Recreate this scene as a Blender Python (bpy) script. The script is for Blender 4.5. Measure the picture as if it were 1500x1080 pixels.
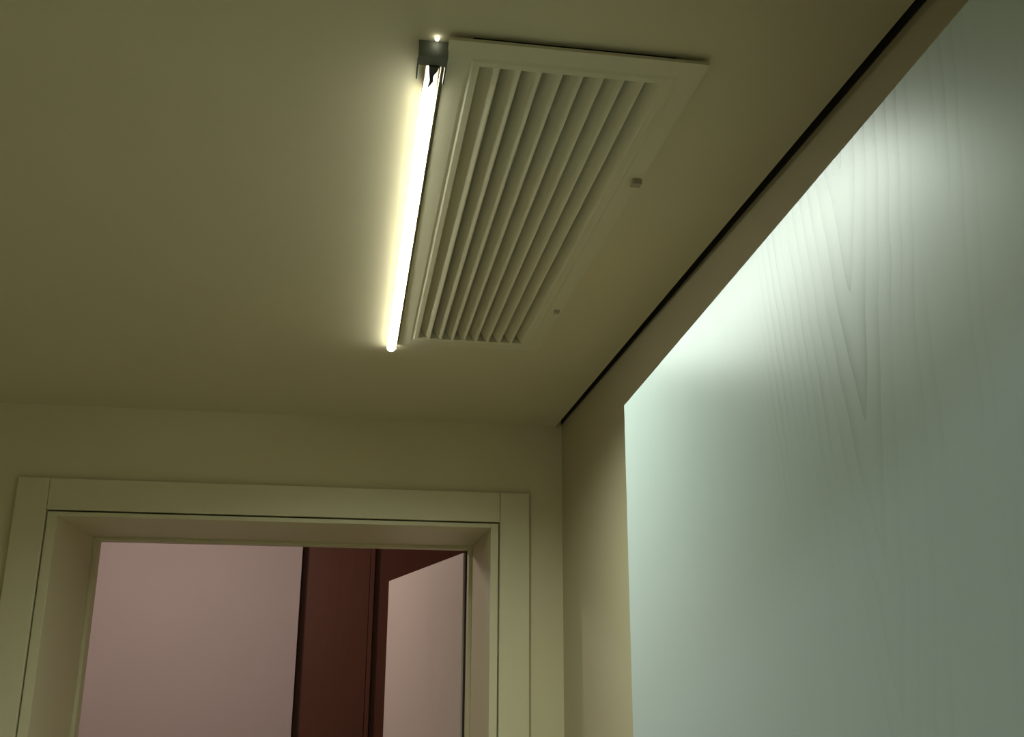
import bpy, bmesh, math
from mathutils import Matrix, Vector

for o in list(bpy.data.objects):
    bpy.data.objects.remove(o, do_unlink=True)
scene = bpy.context.scene
COL = scene.collection
EYE = 1.75                      # camera height; all z below are given relative to it by Z()
def Z(z): return EYE + z

# ------------------------------------------------------------------ camera
yaw, pitch, roll = math.radians(8.9156), math.radians(16.9463), math.radians(0.3079)
fwd = Vector((math.sin(yaw)*math.cos(pitch), math.cos(yaw)*math.cos(pitch), math.sin(pitch)))
rt0 = Vector((math.cos(yaw), -math.sin(yaw), 0)); up0 = rt0.cross(fwd)
rt = rt0*math.cos(roll) + up0*math.sin(roll); up = -rt0*math.sin(roll) + up0*math.cos(roll)
cam_d = bpy.data.cameras.new('camera'); cam_d.sensor_width = 36; cam_d.lens = 1500.33/1500*36
cam_d.clip_start = 0.02
cam = bpy.data.objects.new('camera', cam_d); COL.objects.link(cam)
m = Matrix.Identity(4)
for i in range(3):
    m[i][0] = rt[i]; m[i][1] = up[i]; m[i][2] = -fwd[i]
m[2][3] = EYE
cam.matrix_world = m
scene.camera = cam

# ------------------------------------------------------------------ world, lights, exposure
world = bpy.data.worlds.new('world'); scene.world = world; world.use_nodes = True
world.node_tree.nodes['Background'].inputs[0].default_value = (0.5, 0.55, 0.6, 1)
world.node_tree.nodes['Background'].inputs[1].default_value = 0.02

def bulb(name, loc, radius, power, col):
    d = bpy.data.lights.new(name, 'POINT'); d.energy = power; d.color = col; d.shadow_soft_size = radius
    o = bpy.data.objects.new(name, d); COL.objects.link(o); o.location = loc
    return o
def area(name, loc, size, power, col, aim=(0, 0, -1), size_y=None, spread=180, shape=None):
    d = bpy.data.lights.new(name, 'AREA'); d.energy = power; d.color = col
    d.size = size
    if size_y: d.shape = 'RECTANGLE'; d.size_y = size_y
    if shape: d.shape = shape
    d.spread = math.radians(spread)
    o = bpy.data.objects.new(name, d); COL.objects.link(o); o.location = loc
    o.rotation_euler = Vector(aim).to_track_quat('-Z', 'Y').to_euler()
    return o
FAR_P, REAR_P, LED_P, LED_E = 14.5, 68, 7.9, 18.5      # watts of the two room lamps, of the LED strip, and its diffuser's glow
# ceiling lamp of the room beyond the doorway, and of the room behind the camera
bulb('far_room_ceiling_lamp', (-.80, 3.70, Z(.58)), .05, FAR_P, (1, .86, .82))
bulb('rear_room_ceiling_lamp', (-.75, -2.1, Z(.85)), .07, REAR_P, (.62, .87, 1.0))

scene.view_settings.view_transform = 'Standard'; scene.view_settings.look = 'None'
scene.view_settings.gamma = 1.0; scene.view_settings.use_curve_mapping = False
scene.view_settings.exposure = 0.08

# ------------------------------------------------------------------ materials
def mat(name, col, rough=.6, spec=.3, bump=0, bscale=300, metal=0, var=0.0, vscale=3):
    M = bpy.data.materials.new(name); M.use_nodes = True
    nt = M.node_tree; b = nt.nodes['Principled BSDF']
    b.inputs['Base Color'].default_value = (*col, 1); b.inputs['Roughness'].default_value = rough
    b.inputs['Specular IOR Level'].default_value = spec; b.inputs['Metallic'].default_value = metal
    tc = nt.nodes.new('ShaderNodeTexCoord')
    if var:
        n = nt.nodes.new('ShaderNodeTexNoise'); n.inputs['Scale'].default_value = vscale; n.inputs['Detail'].default_value = 5
        nt.links.new(tc.outputs['Object'], n.inputs['Vector'])
        mx = nt.nodes.new('ShaderNodeMix'); mx.data_type = 'RGBA'
        mx.inputs[6].default_value = (*[c*(1-var) for c in col], 1); mx.inputs[7].default_value = (*[min(1, c*(1+var)) for c in col], 1)
        nt.links.new(n.outputs['Fac'], mx.inputs[0]); nt.links.new(mx.outputs[2], b.inputs['Base Color'])
    if bump:
        n2 = nt.nodes.new('ShaderNodeTexNoise'); n2.inputs['Scale'].default_value = bscale; n2.inputs['Detail'].default_value = 3
        nt.links.new(tc.outputs['Object'], n2.inputs['Vector'])
        bp = nt.nodes.new('ShaderNodeBump'); bp.inputs['Strength'].default_value = bump; bp.inputs['Distance'].default_value = .001
        nt.links.new(n2.outputs['Fac'], bp.inputs['Height']); nt.links.new(bp.outputs[0], b.inputs['Normal'])
    return M

def veneer(name, col, dark, u0, z0, rough, spec, line_amt, period, k, fine=.06):
    """vertical wood veneer: one cathedral of V-shaped growth rings plus fine streaks, in object coords (x along, z up)"""
    M = bpy.data.materials.new(name); M.use_nodes = True
    nt = M.node_tree; N = nt.nodes; Lk = nt.links.new; b = N['Principled BSDF']
    b.inputs['Roughness'].default_value = rough; b.inputs['Specular IOR Level'].default_value = spec
    tc = N.new('ShaderNodeTexCoord'); sx = N.new('ShaderNodeSeparateXYZ'); Lk(tc.outputs['Object'], sx.inputs[0])
    def mth(op, a, c=None, cl=False):
        n = N.new('ShaderNodeMath'); n.operation = op; n.use_clamp = cl
        for i, v in enumerate((a, c)):
            if v is None: continue
            if isinstance(v, (int, float)): n.inputs[i].default_value = v
            else: Lk(v, n.inputs[i])
        return n.outputs[0]
    def noise(scale, sc, det=3):
        mp = N.new('ShaderNodeMapping'); mp.inputs['Scale'].default_value = sc; Lk(tc.outputs['Object'], mp.inputs[0])
        n = N.new('ShaderNodeTexNoise'); n.inputs['Scale'].default_value = scale; n.inputs['Detail'].default_value = det
        Lk(mp.outputs[0], n.inputs['Vector']); return n.outputs['Fac']
    wob = mth('MULTIPLY', mth('SUBTRACT', noise(5, (1, 1, 1.2)), .5), .035)
    # the cathedral leans slightly with height
    du = mth('ADD', mth('SUBTRACT', sx.outputs[0], u0), wob)
    du = mth('ADD', du, mth('MULTIPLY', mth('SUBTRACT', sx.outputs[2], z0), -.05))
    ab = mth('SQRT', mth('ADD', mth('MULTIPLY', du, du), .00001))
    t = mth('SUBTRACT', mth('SUBTRACT', sx.outputs[2], z0), mth('ADD', mth('MULTIPLY', ab, k), mth('MULTIPLY', mth('MULTIPLY', ab, ab), 12.0)))
    fr = mth('FRACT', mth('DIVIDE', t, period))
    # saw-tooth ring: sharp dark edge fading to one side
    ring = mth('POWER', mth('SUBTRACT', 1, fr), 3.2)
    msk = N.new('ShaderNodeMapRange'); msk.inputs['From Min'].default_value = .42; msk.inputs['From Max'].default_value = .62
    Lk(noise(7, (2.2, 1, .35), 2), msk.inputs['Value'])
    near = N.new('ShaderNodeMapRange'); near.inputs['From Min'].default_value = .02; near.inputs['From Max'].default_value = .05
    near.inputs['To Min'].default_value = 1; near.inputs['To Max'].default_value = 0; Lk(ab, near.inputs['Value'])
    far = N.new('ShaderNodeMapRange'); far.inputs['From Min'].default_value = .075; far.inputs['From Max'].default_value = .17
    far.inputs['To Min'].default_value = 1; far.inputs['To Max'].default_value = .05; Lk(ab, far.inputs['Value'])
    msk = mth('MAXIMUM', mth('MULTIPLY', msk.outputs[0], far.outputs[0]), near.outputs[0])
    top = N.new('ShaderNodeMapRange'); top.inputs['From Min'].default_value = z0-.12; top.inputs['From Max'].default_value = z0-.02
    top.inputs['To Min'].default_value = .12; Lk(mth('ADD', sx.outputs[2], mth('MULTIPLY', wob, 3.0)), top.inputs['Value'])
    ring = mth('MULTIPLY', mth('MULTIPLY', mth('MULTIPLY', ring, msk), top.outputs[0]), line_amt)
    streak = mth('MULTIPLY', noise(60, (1.6, 1, .02), 4), fine)
    f = mth('ADD', ring, streak, True)
    mx = N.new('ShaderNodeMix'); mx.data_type = 'RGBA'
    mx.inputs[6].default_value = (*col, 1); mx.inputs[7].default_value = (*dark, 1)
    Lk(f, mx.inputs[0]); Lk(mx.outputs[2], b.inputs['Base Color'])
    return M

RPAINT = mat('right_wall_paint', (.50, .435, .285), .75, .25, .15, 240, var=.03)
PAINT = mat('wall_paint', (.65, .58, .385), .75, .25, .15, 240, var=.03)
CEIL = mat('ceiling_paint', (.63, .56, .385), .8, .2, .12, 200, var=.03)
LACQ = mat('frame_lacquer', (.64, .58, .395), .45, .35, .05, 60, var=.03)
GRILLE = mat('grille_enamel', (.64, .585, .42), .65, .2)
DUCT = mat('duct_lining', (.05, .045, .03), .9, .1, .2, 80)
PINK = mat('far_wall_paint', (.62, .53, .50), .8, .2, .1, 200, var=.03)
FLOOR = mat('floor_tile', (.66, .61, .48), .5, .3, var=.08)
STEEL = mat('clip_steel', (.20, .215, .18), .6, .5, metal=.8, bump=.05)
DSTEEL = mat('dark_steel', (.06, .065, .055), .4, .5, metal=.6, bump=.05)
CHROME = mat('brushed_chrome', (.6, .6, .58), .3, .5, metal=1, bump=.04)
SEAL_SHADE = mat('seal_and_gap_shade', (.05, .04, .03), .9, .1, .1)  # rubber of the door seal, also the painted shade in the ceiling gap
KNOB = mat('clip_plastic', (.36, .31, .20), .5, .3, .05)
VENEER = veneer('pale_veneer', (.50, .565, .55), (.19, .225, .205), .215, Z(.224), .31, .24, .60, .085, 4.2)
VENEER2 = veneer('pale_veneer_far', (.62, .54, .48), (.45, .38, .33), .3, Z(-.2), .5, .3, .3, .06, 3.0)
BROWN = veneer('brown_veneer', (.150, .050, .027), (.075, .024, .011), .4, Z(-.3), .45, .35, .35, .10, 5.0, .5)

def emit(name, col, s):
    M = bpy.data.materials.new(name); M.use_nodes = True
    b = M.node_tree.nodes['Principled BSDF']
    b.inputs['Base Color'].default_value = (.9, .9, .88, 1)
    b.inputs['Emission Color'].default_value = (*col, 1); b.inputs['Emission Strength'].default_value = s
    return M
LED = emit('led_diffuser', (.95, 1, .90), LED_E)
LEDEND = emit('led_end_glow', (1, 1, .85), 5)

# ------------------------------------------------------------------ mesh helpers
def box(bm, x0, x1, y0, y1, z0, z1):
    v = [bm.verts.new((x, y, z)) for x in (x0, x1) for y in (y0, y1) for z in (z0, z1)]
    for f in ((0, 1, 3, 2), (4, 6, 7, 5), (0, 4, 5, 1), (2, 3, 7, 6), (0, 2, 6, 4), (1, 5, 7, 3)):
        bm.faces.new([v[i] for i in f])
def obj(name, bm, material, parent=None, bevel=0, smooth=False):
    bmesh.ops.recalc_face_normals(bm, faces=bm.faces)
    me = bpy.data.meshes.new(name); bm.to_mesh(me); bm.free()
    me.materials.append(material)
    if smooth:
        for p in me.polygons: p.use_smooth = True
    o = bpy.data.objects.new(name, me); COL.objects.link(o)
    if parent: o.parent = parent
    if bevel:
        b = o.modifiers.new('bevel', 'BEVEL'); b.width = bevel; b.segments = 2; b.limit_method = 'ANGLE'
    return o
def boxes(name, lst, material, parent=None, bevel=0):
    bm = bmesh.new()
    for a in lst: box(bm, *a)
    return obj(name, bm, material, parent, bevel)
def prism(bm, pts, axis_vec):
    """extrude polygon pts (3D) along axis_vec"""
    a = [bm.verts.new(p) for p in pts]; b = [bm.verts.new(Vector(p)+Vector(axis_vec)) for p in pts]
    bm.faces.new(a); bm.faces.new(b[::-1])
    n = len(pts)
    for i in range(n): bm.faces.new((a[i], b[i], b[(i+1) % n], a[(i+1) % n]))
def empty(name, loc=(0, 0, 0), rz=0):
    o = bpy.data.objects.new(name, None); COL.objects.link(o); o.location = loc; o.rotation_euler = (0, 0, rz)
    o.empty_display_size = .05
    return o
def tag(o, label, cat, kind=None, group=None):
    o['label'] = label; o['category'] = cat
    if kind: o['kind'] = kind
    if group: o['group'] = group
    return o

# ------------------------------------------------------------------ setting
CZ = .62            # ceiling underside
WX = .519           # right wall face
CE = .5045          # edge of the ceiling board (shadow gap to the wall)
FY = 2.49           # far wall face
BY = 2.94           # back face of the thick far wall
LX = -1.55
OX0, OX1, OZ = -.665, .339, .356     # clear opening
HX0, HX1, HY0, HY1 = .098, .318, .886, 1.85   # hole above the grille

tag(boxes('floor', [(-3, 2, -3.2, BY, -.1, 0)], FLOOR), 'beige tiled floor of the corridor', 'floor', 'structure')
tag(boxes('floor', [(-3, 2, BY, 5.9, -.1, 0)], BROWN), 'unseen floor of the room beyond the doorway, browned to darken bounced light', 'floor', 'structure')  # unseen floor, made dark so less light bounces onto the door head
zc0, zc1 = Z(CZ), Z(CZ+.02)
c = boxes('ceiling', [(LX, HX0, .28, FY, zc0, zc1), (HX1, CE, .28, FY, zc0, zc1),
                      (HX0, HX1, .28, HY0, zc0, zc1), (HX0, HX1, HY1, FY, zc0, zc1)], CEIL)
tag(c, 'olive beige plaster ceiling above the corridor', 'ceiling', 'structure')
s = boxes('ceiling', [(LX-.1, 1.0, .28, FY, Z(CZ+.30), Z(CZ+.34))], DUCT)
tag(s, 'dark slab above the shadow gap of the dropped ceiling', 'ceiling', 'structure')
w = boxes('wall_right', [(WX, WX+.1, .28, FY, 0, Z(CZ+.30))], RPAINT)
tag(w, 'beige painted right wall behind the pale open door', 'wall', 'structure')
w = boxes('wall_left', [(LX-.1, LX, .28, FY, 0, Z(CZ+.30))], PAINT)
tag(w, 'beige painted left wall of the corridor', 'wall', 'structure')
t = boxes('gap_shade_strip', [(WX-.0012, WX, .28, FY, Z(CZ+.004), Z(CZ+.06))], SEAL_SHADE)  # dark strip added to deepen the shade inside the gap
tag(t, 'dark strip standing for shade in the gap between ceiling and right wall', 'shade strip', 'structure')
lt = .022   # lining thickness
w = boxes('wall_far', [(-2.8, OX0-lt, FY, BY, 0, Z(1.0)), (OX1+lt, 1.8, FY, BY, 0, Z(1.0)),
                       (OX0-lt, OX1+lt, FY, BY, Z(OZ+lt), Z(1.0))], PAINT)
tag(w, 'thick beige end wall around the doorway', 'wall', 'structure')
# entry wall around the camera
EX0, EX1, EZ = -.66, .262, .335
w = boxes('wall_entry', [(-2.8, EX0, -.19, .28, 0, Z(1.0)), (EX1, 1.8, -.19, .28, 0, Z(1.0)), (EX0, EX1, -.19, .28, Z(EZ-.015), Z(1.0))], PAINT)
tag(w, 'thick beige entry wall around the near doorway', 'wall', 'structure')
w = boxes('wall_rear_room', [(-2.8, 1.8, -3.1, -3.0, 0, Z(1.0)), (-2.9, -2.8, -3.1, -.19, 0, Z(1.0)), (1.8, 1.9, -3.1, -.19, 0, Z(1.0))], PAINT)
tag(w, 'plain walls of the room behind the near doorway', 'wall', 'structure')
c = boxes('ceiling', [(-2.9, 1.9, -3.1, -.19, Z(.95), Z(1.0))], CEIL)
tag(c, 'plain ceiling of the room behind the near doorway', 'ceiling', 'structure')
# far room: pink wall with a recessed brown wardrobe niche
PY = 5.0
NX = -.217
w = boxes('wall_pink', [(-2.8, NX, PY, PY+.12, 0, Z(1.0))], PINK)
tag(w, 'dusty pink wall seen through the doorway', 'wall', 'structure')
w = boxes('wall_far_room', [(-2.9, -2.8, BY, PY+.12, 0, Z(1.0)), (1.8, 1.9, BY, 5.85, 0, Z(1.0)), (NX-.1, 1.9, 5.75, 5.85, 0, Z(1.0))], PINK)
tag(w, 'pink side walls of the room beyond the doorway', 'wall', 'structure')
c = boxes('ceiling', [(-2.9, 1.9, BY, 5.85, Z(.95), Z(1.0))], PINK)
tag(c, 'plain ceiling of the room beyond the doorway', 'ceiling', 'structure')

# ------------------------------------------------------------------ far doorway with casing, lining and open leaf
d1 = empty('door_1', (0, FY, 0)); tag(d1, 'beige door frame in the end wall with pale door open inwards', 'door', 'structure')
def rel(a, o): return (a[0]-o[0], a[1]-o[0], a[2]-o[1], a[3]-o[1], a[4]-o[2], a[5]-o[2])
D0 = (0, FY, 0)
cx0, cx1, cz = -.7600, .434, .4435       # outer casing
gx0, gx1, gz = -.690, .3615, .3700        # inner casing edge
ct = .014
boxes('casing', [rel((cx0, gx0, FY-ct, FY, 0, Z(cz)), D0)], LACQ, d1, .0015)
boxes('casing', [rel((gx1, cx1, FY-ct, FY, 0, Z(cz)), D0)], LACQ, d1, .0015)
boxes('casing', [rel((gx0+.0008, gx1-.0008, FY-ct, FY, Z(gz), Z(cz)-.0006), D0)], LACQ, d1, .0015)
# lining: two jambs and a head, front edge just behind the casing, small dark groove between
gp = .0035
boxes('jamb_lining', [rel((gx0+gp, OX0, FY-.010, BY, 0, Z(gz)-gp), D0)], LACQ, d1, .001)
boxes('jamb_lining', [rel((OX1, gx1-gp, FY-.010, BY, 0, Z(gz)-gp), D0)], LACQ, d1, .001)
boxes('head_lining', [rel((OX0, OX1, FY-.010, BY, Z(OZ), Z(gz)-gp), D0)], LACQ, d1, .001)
# door stop strips near the back edge
boxes('door_stop', [rel((OX1-.010, OX1, BY-.09, BY-.05, 0, Z(OZ)), D0)], LACQ, d1, .001)
boxes('door_stop', [rel((OX0, OX0+.010, BY-.09, BY-.05, 0, Z(OZ)), D0)], LACQ, d1, .001)
boxes('door_stop', [rel((OX0+.01, OX1-.01, BY-.09, BY-.05, Z(OZ)-.008, Z(OZ)), D0)], LACQ, d1, .001)
boxes('seal_strip', [rel((OX1-.014, OX1, BY-.05, BY-.030, 0, Z(OZ)), D0)], SEAL_SHADE, d1)
# leaf: hinge at the right jamb, swung into the far room
hx, hy, ex, ey, lz = .322, 2.925, .151, 3.85, .347
L = math.hypot(ex-hx, ey-hy); ang = math.atan2(ey-hy, ex-hx)
bm = bmesh.new(); box(bm, 0, L, -.04, 0, .008, Z(lz))
lf = obj('door_leaf', bm, VENEER2, d1, .001); lf.location = (hx, hy-FY, 0); lf.rotation_euler = (0, 0, ang)
lf['label'] = 'pale wooden door leaf swung open into the far room'

def lever(parent, u, z, side):
    """lever handle with round rose; side=+1/-1 is the face normal along local y"""
    bm = bmesh.new()
    R = Matrix.Rotation(math.pi/2, 4, 'X')
    bmesh.ops.create_cone(bm, cap_ends=True, segments=24, radius1=.026, radius2=.026, depth=.008, matrix=Matrix.Translation((u, side*.004, z)) @ R)
    bmesh.ops.create_cone(bm, cap_ends=True, segments=16, radius1=.009, radius2=.009, depth=.05, matrix=Matrix.Translation((u, side*.03, z)) @ R)
    bmesh.ops.create_cone(bm, cap_ends=True, segments=16, radius1=.009, radius2=.007, depth=.12, matrix=Matrix.Translation((u-.055, side*.05, z)) @ Matrix.Rotation(math.pi/2, 4, 'Y'))
    return obj('handle', bm, CHROME, parent, 0, True)
lever(lf, L-.06, 1.0, 1)

# ------------------------------------------------------------------ near doorway leaf (the large pale panel on the right)
LS = .335/.32       # leaf top 0.335 above the eye
A = Vector((.32052, 1.16548, 0))*LS; B = Vector((.28578, .38717, 0))*LS
dirv = (A-B).normalized(); hinge = A - dirv*.87
d2 = empty('door_2', (hinge.x, hinge.y, 0), math.atan2(dirv.y, dirv.x))
tag(d2, 'large pale wood-grained open door leaf lit beside the right wall', 'door', 'structure')
bm = bmesh.new(); box(bm, 0, .87, -.042, 0, .008, Z(.335))
lf2 = obj('door_leaf', bm, VENEER, d2, .0008)
lever(lf2, .855-.06, 1.0, 1)
for z in (.25, 1.0, 1.85):
    bm = bmesh.new()
    bmesh.ops.create_cone(bm, cap_ends=True, segments=12, radius1=.007, radius2=.007, depth=.09, matrix=Matrix.Translation((-.006, .004, z)))
    obj('hinge', bm, CHROME, d2, 0, True)

# ------------------------------------------------------------------ brown wardrobe in the niche of the far room
wd = empty('wardrobe', (NX, PY, 0)); tag(wd, 'dark reddish brown wooden wardrobe beyond the doorway', 'wardrobe')
boxes('side_panel', [(.002, .030, .06, .56, 0, Z(.90))], BROWN, wd, .001)
boxes('carcass', [(.030, 1.90, .06, .56, 0, Z(.90))], BROWN, wd)
for (a, b, y) in ((.036, .322, -.006), (.346, 1.13, .03), (1.134, 1.90, .03)):
    o = boxes('wardrobe_door', [(0, b-a, 0, .022, .08, Z(.89))], BROWN, wd, .0015); o.location = (a, y, 0)
boxes('stile', [(.324, .344, -.008, .117, .08, Z(.89))], BROWN, wd, .001)
boxes('plinth', [(.03, 1.9, .05, .06, 0, .08)], BROWN, wd)

# ------------------------------------------------------------------ air grille
GX0, GX1, GY0, GY1 = .0735, .3440, .8800, 1.872
IX0, IX1, IY0, IY1 = .1085, .3085, .9215, 1.831
gr = empty('air_grille', (0, GY1, Z(CZ))); tag(gr, 'long beige louvred air grille in the ceiling, near edge sagging', 'vent')
gr.rotation_euler = (math.radians(.30), 0, 0)      # near edge hangs a few millimetres low
bz = -.004                                         # underside of the flange below the ceiling
prof = [(0, .0035), (0, .0008), (.001, 0), (.62, 0), (.68, .0010), (.72, .0010), (.80, -.0005), (1, -.0005), (1, .026), (.93, .026), (.93, .0045)]
bm = bmesh.new(); rings = []
for f, z in prof:
    x0 = GX0+(IX0-GX0)*f; x1 = GX1+(IX1-GX1)*f; y0 = GY0+(IY0-GY0)*f; y1 = GY1+(IY1-GY1)*f
    rings.append([bm.verts.new((x, y-GY1, bz+z)) for x, y in ((x0, y0), (x1, y0), (x1, y1), (x0, y1))])
for i in range(len(rings)):
    r, q = rings[i], rings[(i+1) % len(rings)]
    for k in range(4): bm.faces.new((r[k], r[(k+1) % 4], q[(k+1) % 4], q[k]))
obj('frame', bm, GRILLE, gr)
NS = 9; p = (IX1-IX0)/NS
blade = None
for k in range(NS-1+1):
    xb = IX0 + p*(k+1) - (.0012 if k < NS-1 else .0006)
    if blade is None:
        # profile: lower lip at the right, blade curving up to the left
        pts = []
        n = 8
        for i in range(n+1):
            t = i/n; pts.append((-.0206*t, .0175*t**1.8))
        up_ = [(x+.0016, z+.0010) for x, z in pts]
        poly = [(pts[0][0]+.0, pts[0][1]-.0005)] + pts[1:] + up_[::-1][:-1] + [(.0016, .0006), (.0016, -.0005)]
        bm = bmesh.new()
        prism(bm, [(x, 0, z) for x, z in poly], (0, IY1-IY0, 0))
        for v in bm.verts:                      # blade stops short of the far end, its lower lip does not
            if v.co.y > .1: v.co.y -= max(0, v.co.z)*1.9
        blade = obj('slat', bm, GRILLE, gr); o = blade
    else:
        o = blade.copy(); COL.objects.link(o); o.parent = gr
    o.location = (xb-.0006, IY0-GY1, bz)
# duct box above
bm = bmesh.new()
x0, x1, y0, y1, z0, z1 = HX0, HX1, HY0-GY1, HY1-GY1, .021, .22
for q in (((x0, y0, z0), (x0, y1, z0), (x0, y1, z1), (x0, y0, z1)), ((x1, y0, z0), (x1, y1, z0), (x1, y1, z1), (x1, y0, z1)),
          ((x0, y0, z0), (x1, y0, z0), (x1, y0, z1), (x0, y0, z1)), ((x0, y1, z0), (x1, y1, z0), (x1, y1, z1), (x0, y1, z1)),
          ((x0, y0, z1), (x1, y0, z1), (x1, y1, z1), (x0, y1, z1))):
    bm.faces.new([bm.verts.new(v) for v in q])
o = obj('duct_box', bm, DUCT, gr)
sl = o.modifiers.new('solid', 'SOLIDIFY'); sl.thickness = .003
# turn catches on the right flange
for (x, y, s) in ((.3385, 1.144, 1.0), (.3350, 1.639, .72)):
    bm = bmesh.new()
    box(bm, -.0065*s, .0065*s, -.006*s, .006*s, -.007*s, .003)
    box(bm, -.0045*s, .0045*s, -.0075*s, -.0055*s, -.0055*s, .001)
    o = obj('catch', bm, KNOB, gr, .0012); o.location = (x, y-GY1, bz)

# ------------------------------------------------------------------ LED bar
LXc = .0605; LY0, LY1 = .925, 1.897
led = empty('led_bar_light', (LXc, LY0, Z(CZ))); tag(led, 'glowing white LED strip light on the ceiling beside the air grille', 'strip light')
ln = LY1-LY0
boxes('housing', [(-.0070, .0070, -.020, ln-.004, -.0085, 0), (.0086, .0094, -.020, ln-.004, -.0112, 0), (.0070, .0086, -.020, ln-.004, -.004, -.002)], GRILLE, led, .0008)  # thin right-hand lip added to hold the glow back from the right wall
# round-ended milky diffuser
bm = bmesh.new()
r = .0078; seg = 10; rows = []
ys = [(0.0, .25), (.004, .5), (.02, .62), (.05, .9), (.075, 1)] + [(ln*t, 1) for t in (.25, .5, .75)] + [(ln-r, 1)] + [(ln-r+r*math.sin(a), math.cos(a)) for a in (.5, .9, 1.25, 1.5)]
for y, s in ys:
    rows.append([bm.verts.new((r*s*math.cos(math.pi*i/seg), y, -.0085 - r*.90*s*math.sin(math.pi*i/seg))) for i in range(seg+1)])
for a, b in zip(rows, rows[1:]):
    for i in range(seg): bm.faces.new((a[i], a[i+1], b[i+1], b[i]))
bm.faces.new(rows[0]); bm.faces.new(rows[-1][::-1])
obj('diffuser', bm, LED, led, 0, True)
# sheet-metal end clip with two prongs and a dark hook
boxes('end_clip', [(-.0165, .0135, -.027, -.0245, -.017, 0), (-.0165, .0135, -.027, -.010, -.0185, -.0168)], STEEL, led, .0006)
for xa, xb, le in ((-.0165, -.0148, .028), (.0118, .0135, .034)):
    boxes('prong', [(xa, xb, -.012, -.012+le, -.0185, -.0105)], DSTEEL if xa > 0 else STEEL, led, .0004)
bm = bmesh.new()
pts = [(-.0050, -.012), (.0060, -.012), (.0046, -.004), (.0016, .006), (.0020, .016), (-.0010, .025), (-.0034, .029), (-.0022, .016), (-.0034, .004), (-.0046, -.005)]
prism(bm, [(x, y, -.0205) for x, y in pts], (0, 0, .0022))
obj('hook', bm, DSTEEL, led, .0003)
bm = bmesh.new()
bmesh.ops.create_uvsphere(bm, u_segments=12, v_segments=8, radius=.0024, matrix=Matrix.Translation((.0012, -.0345, -.0025)))
obj('end_glow_ball', bm, LEDEND, led, 0, True)  # glowing ball added to throw the light spot on the ceiling behind the clip
# the LEDs' own light: a narrow strip throwing light downward
la = area('led_strip_emitter', (0, ln/2+.02, -.0185), .012, LED_P, (.87, 1, .88), (0, 0, -1), ln-.08, 154)
la.parent = led
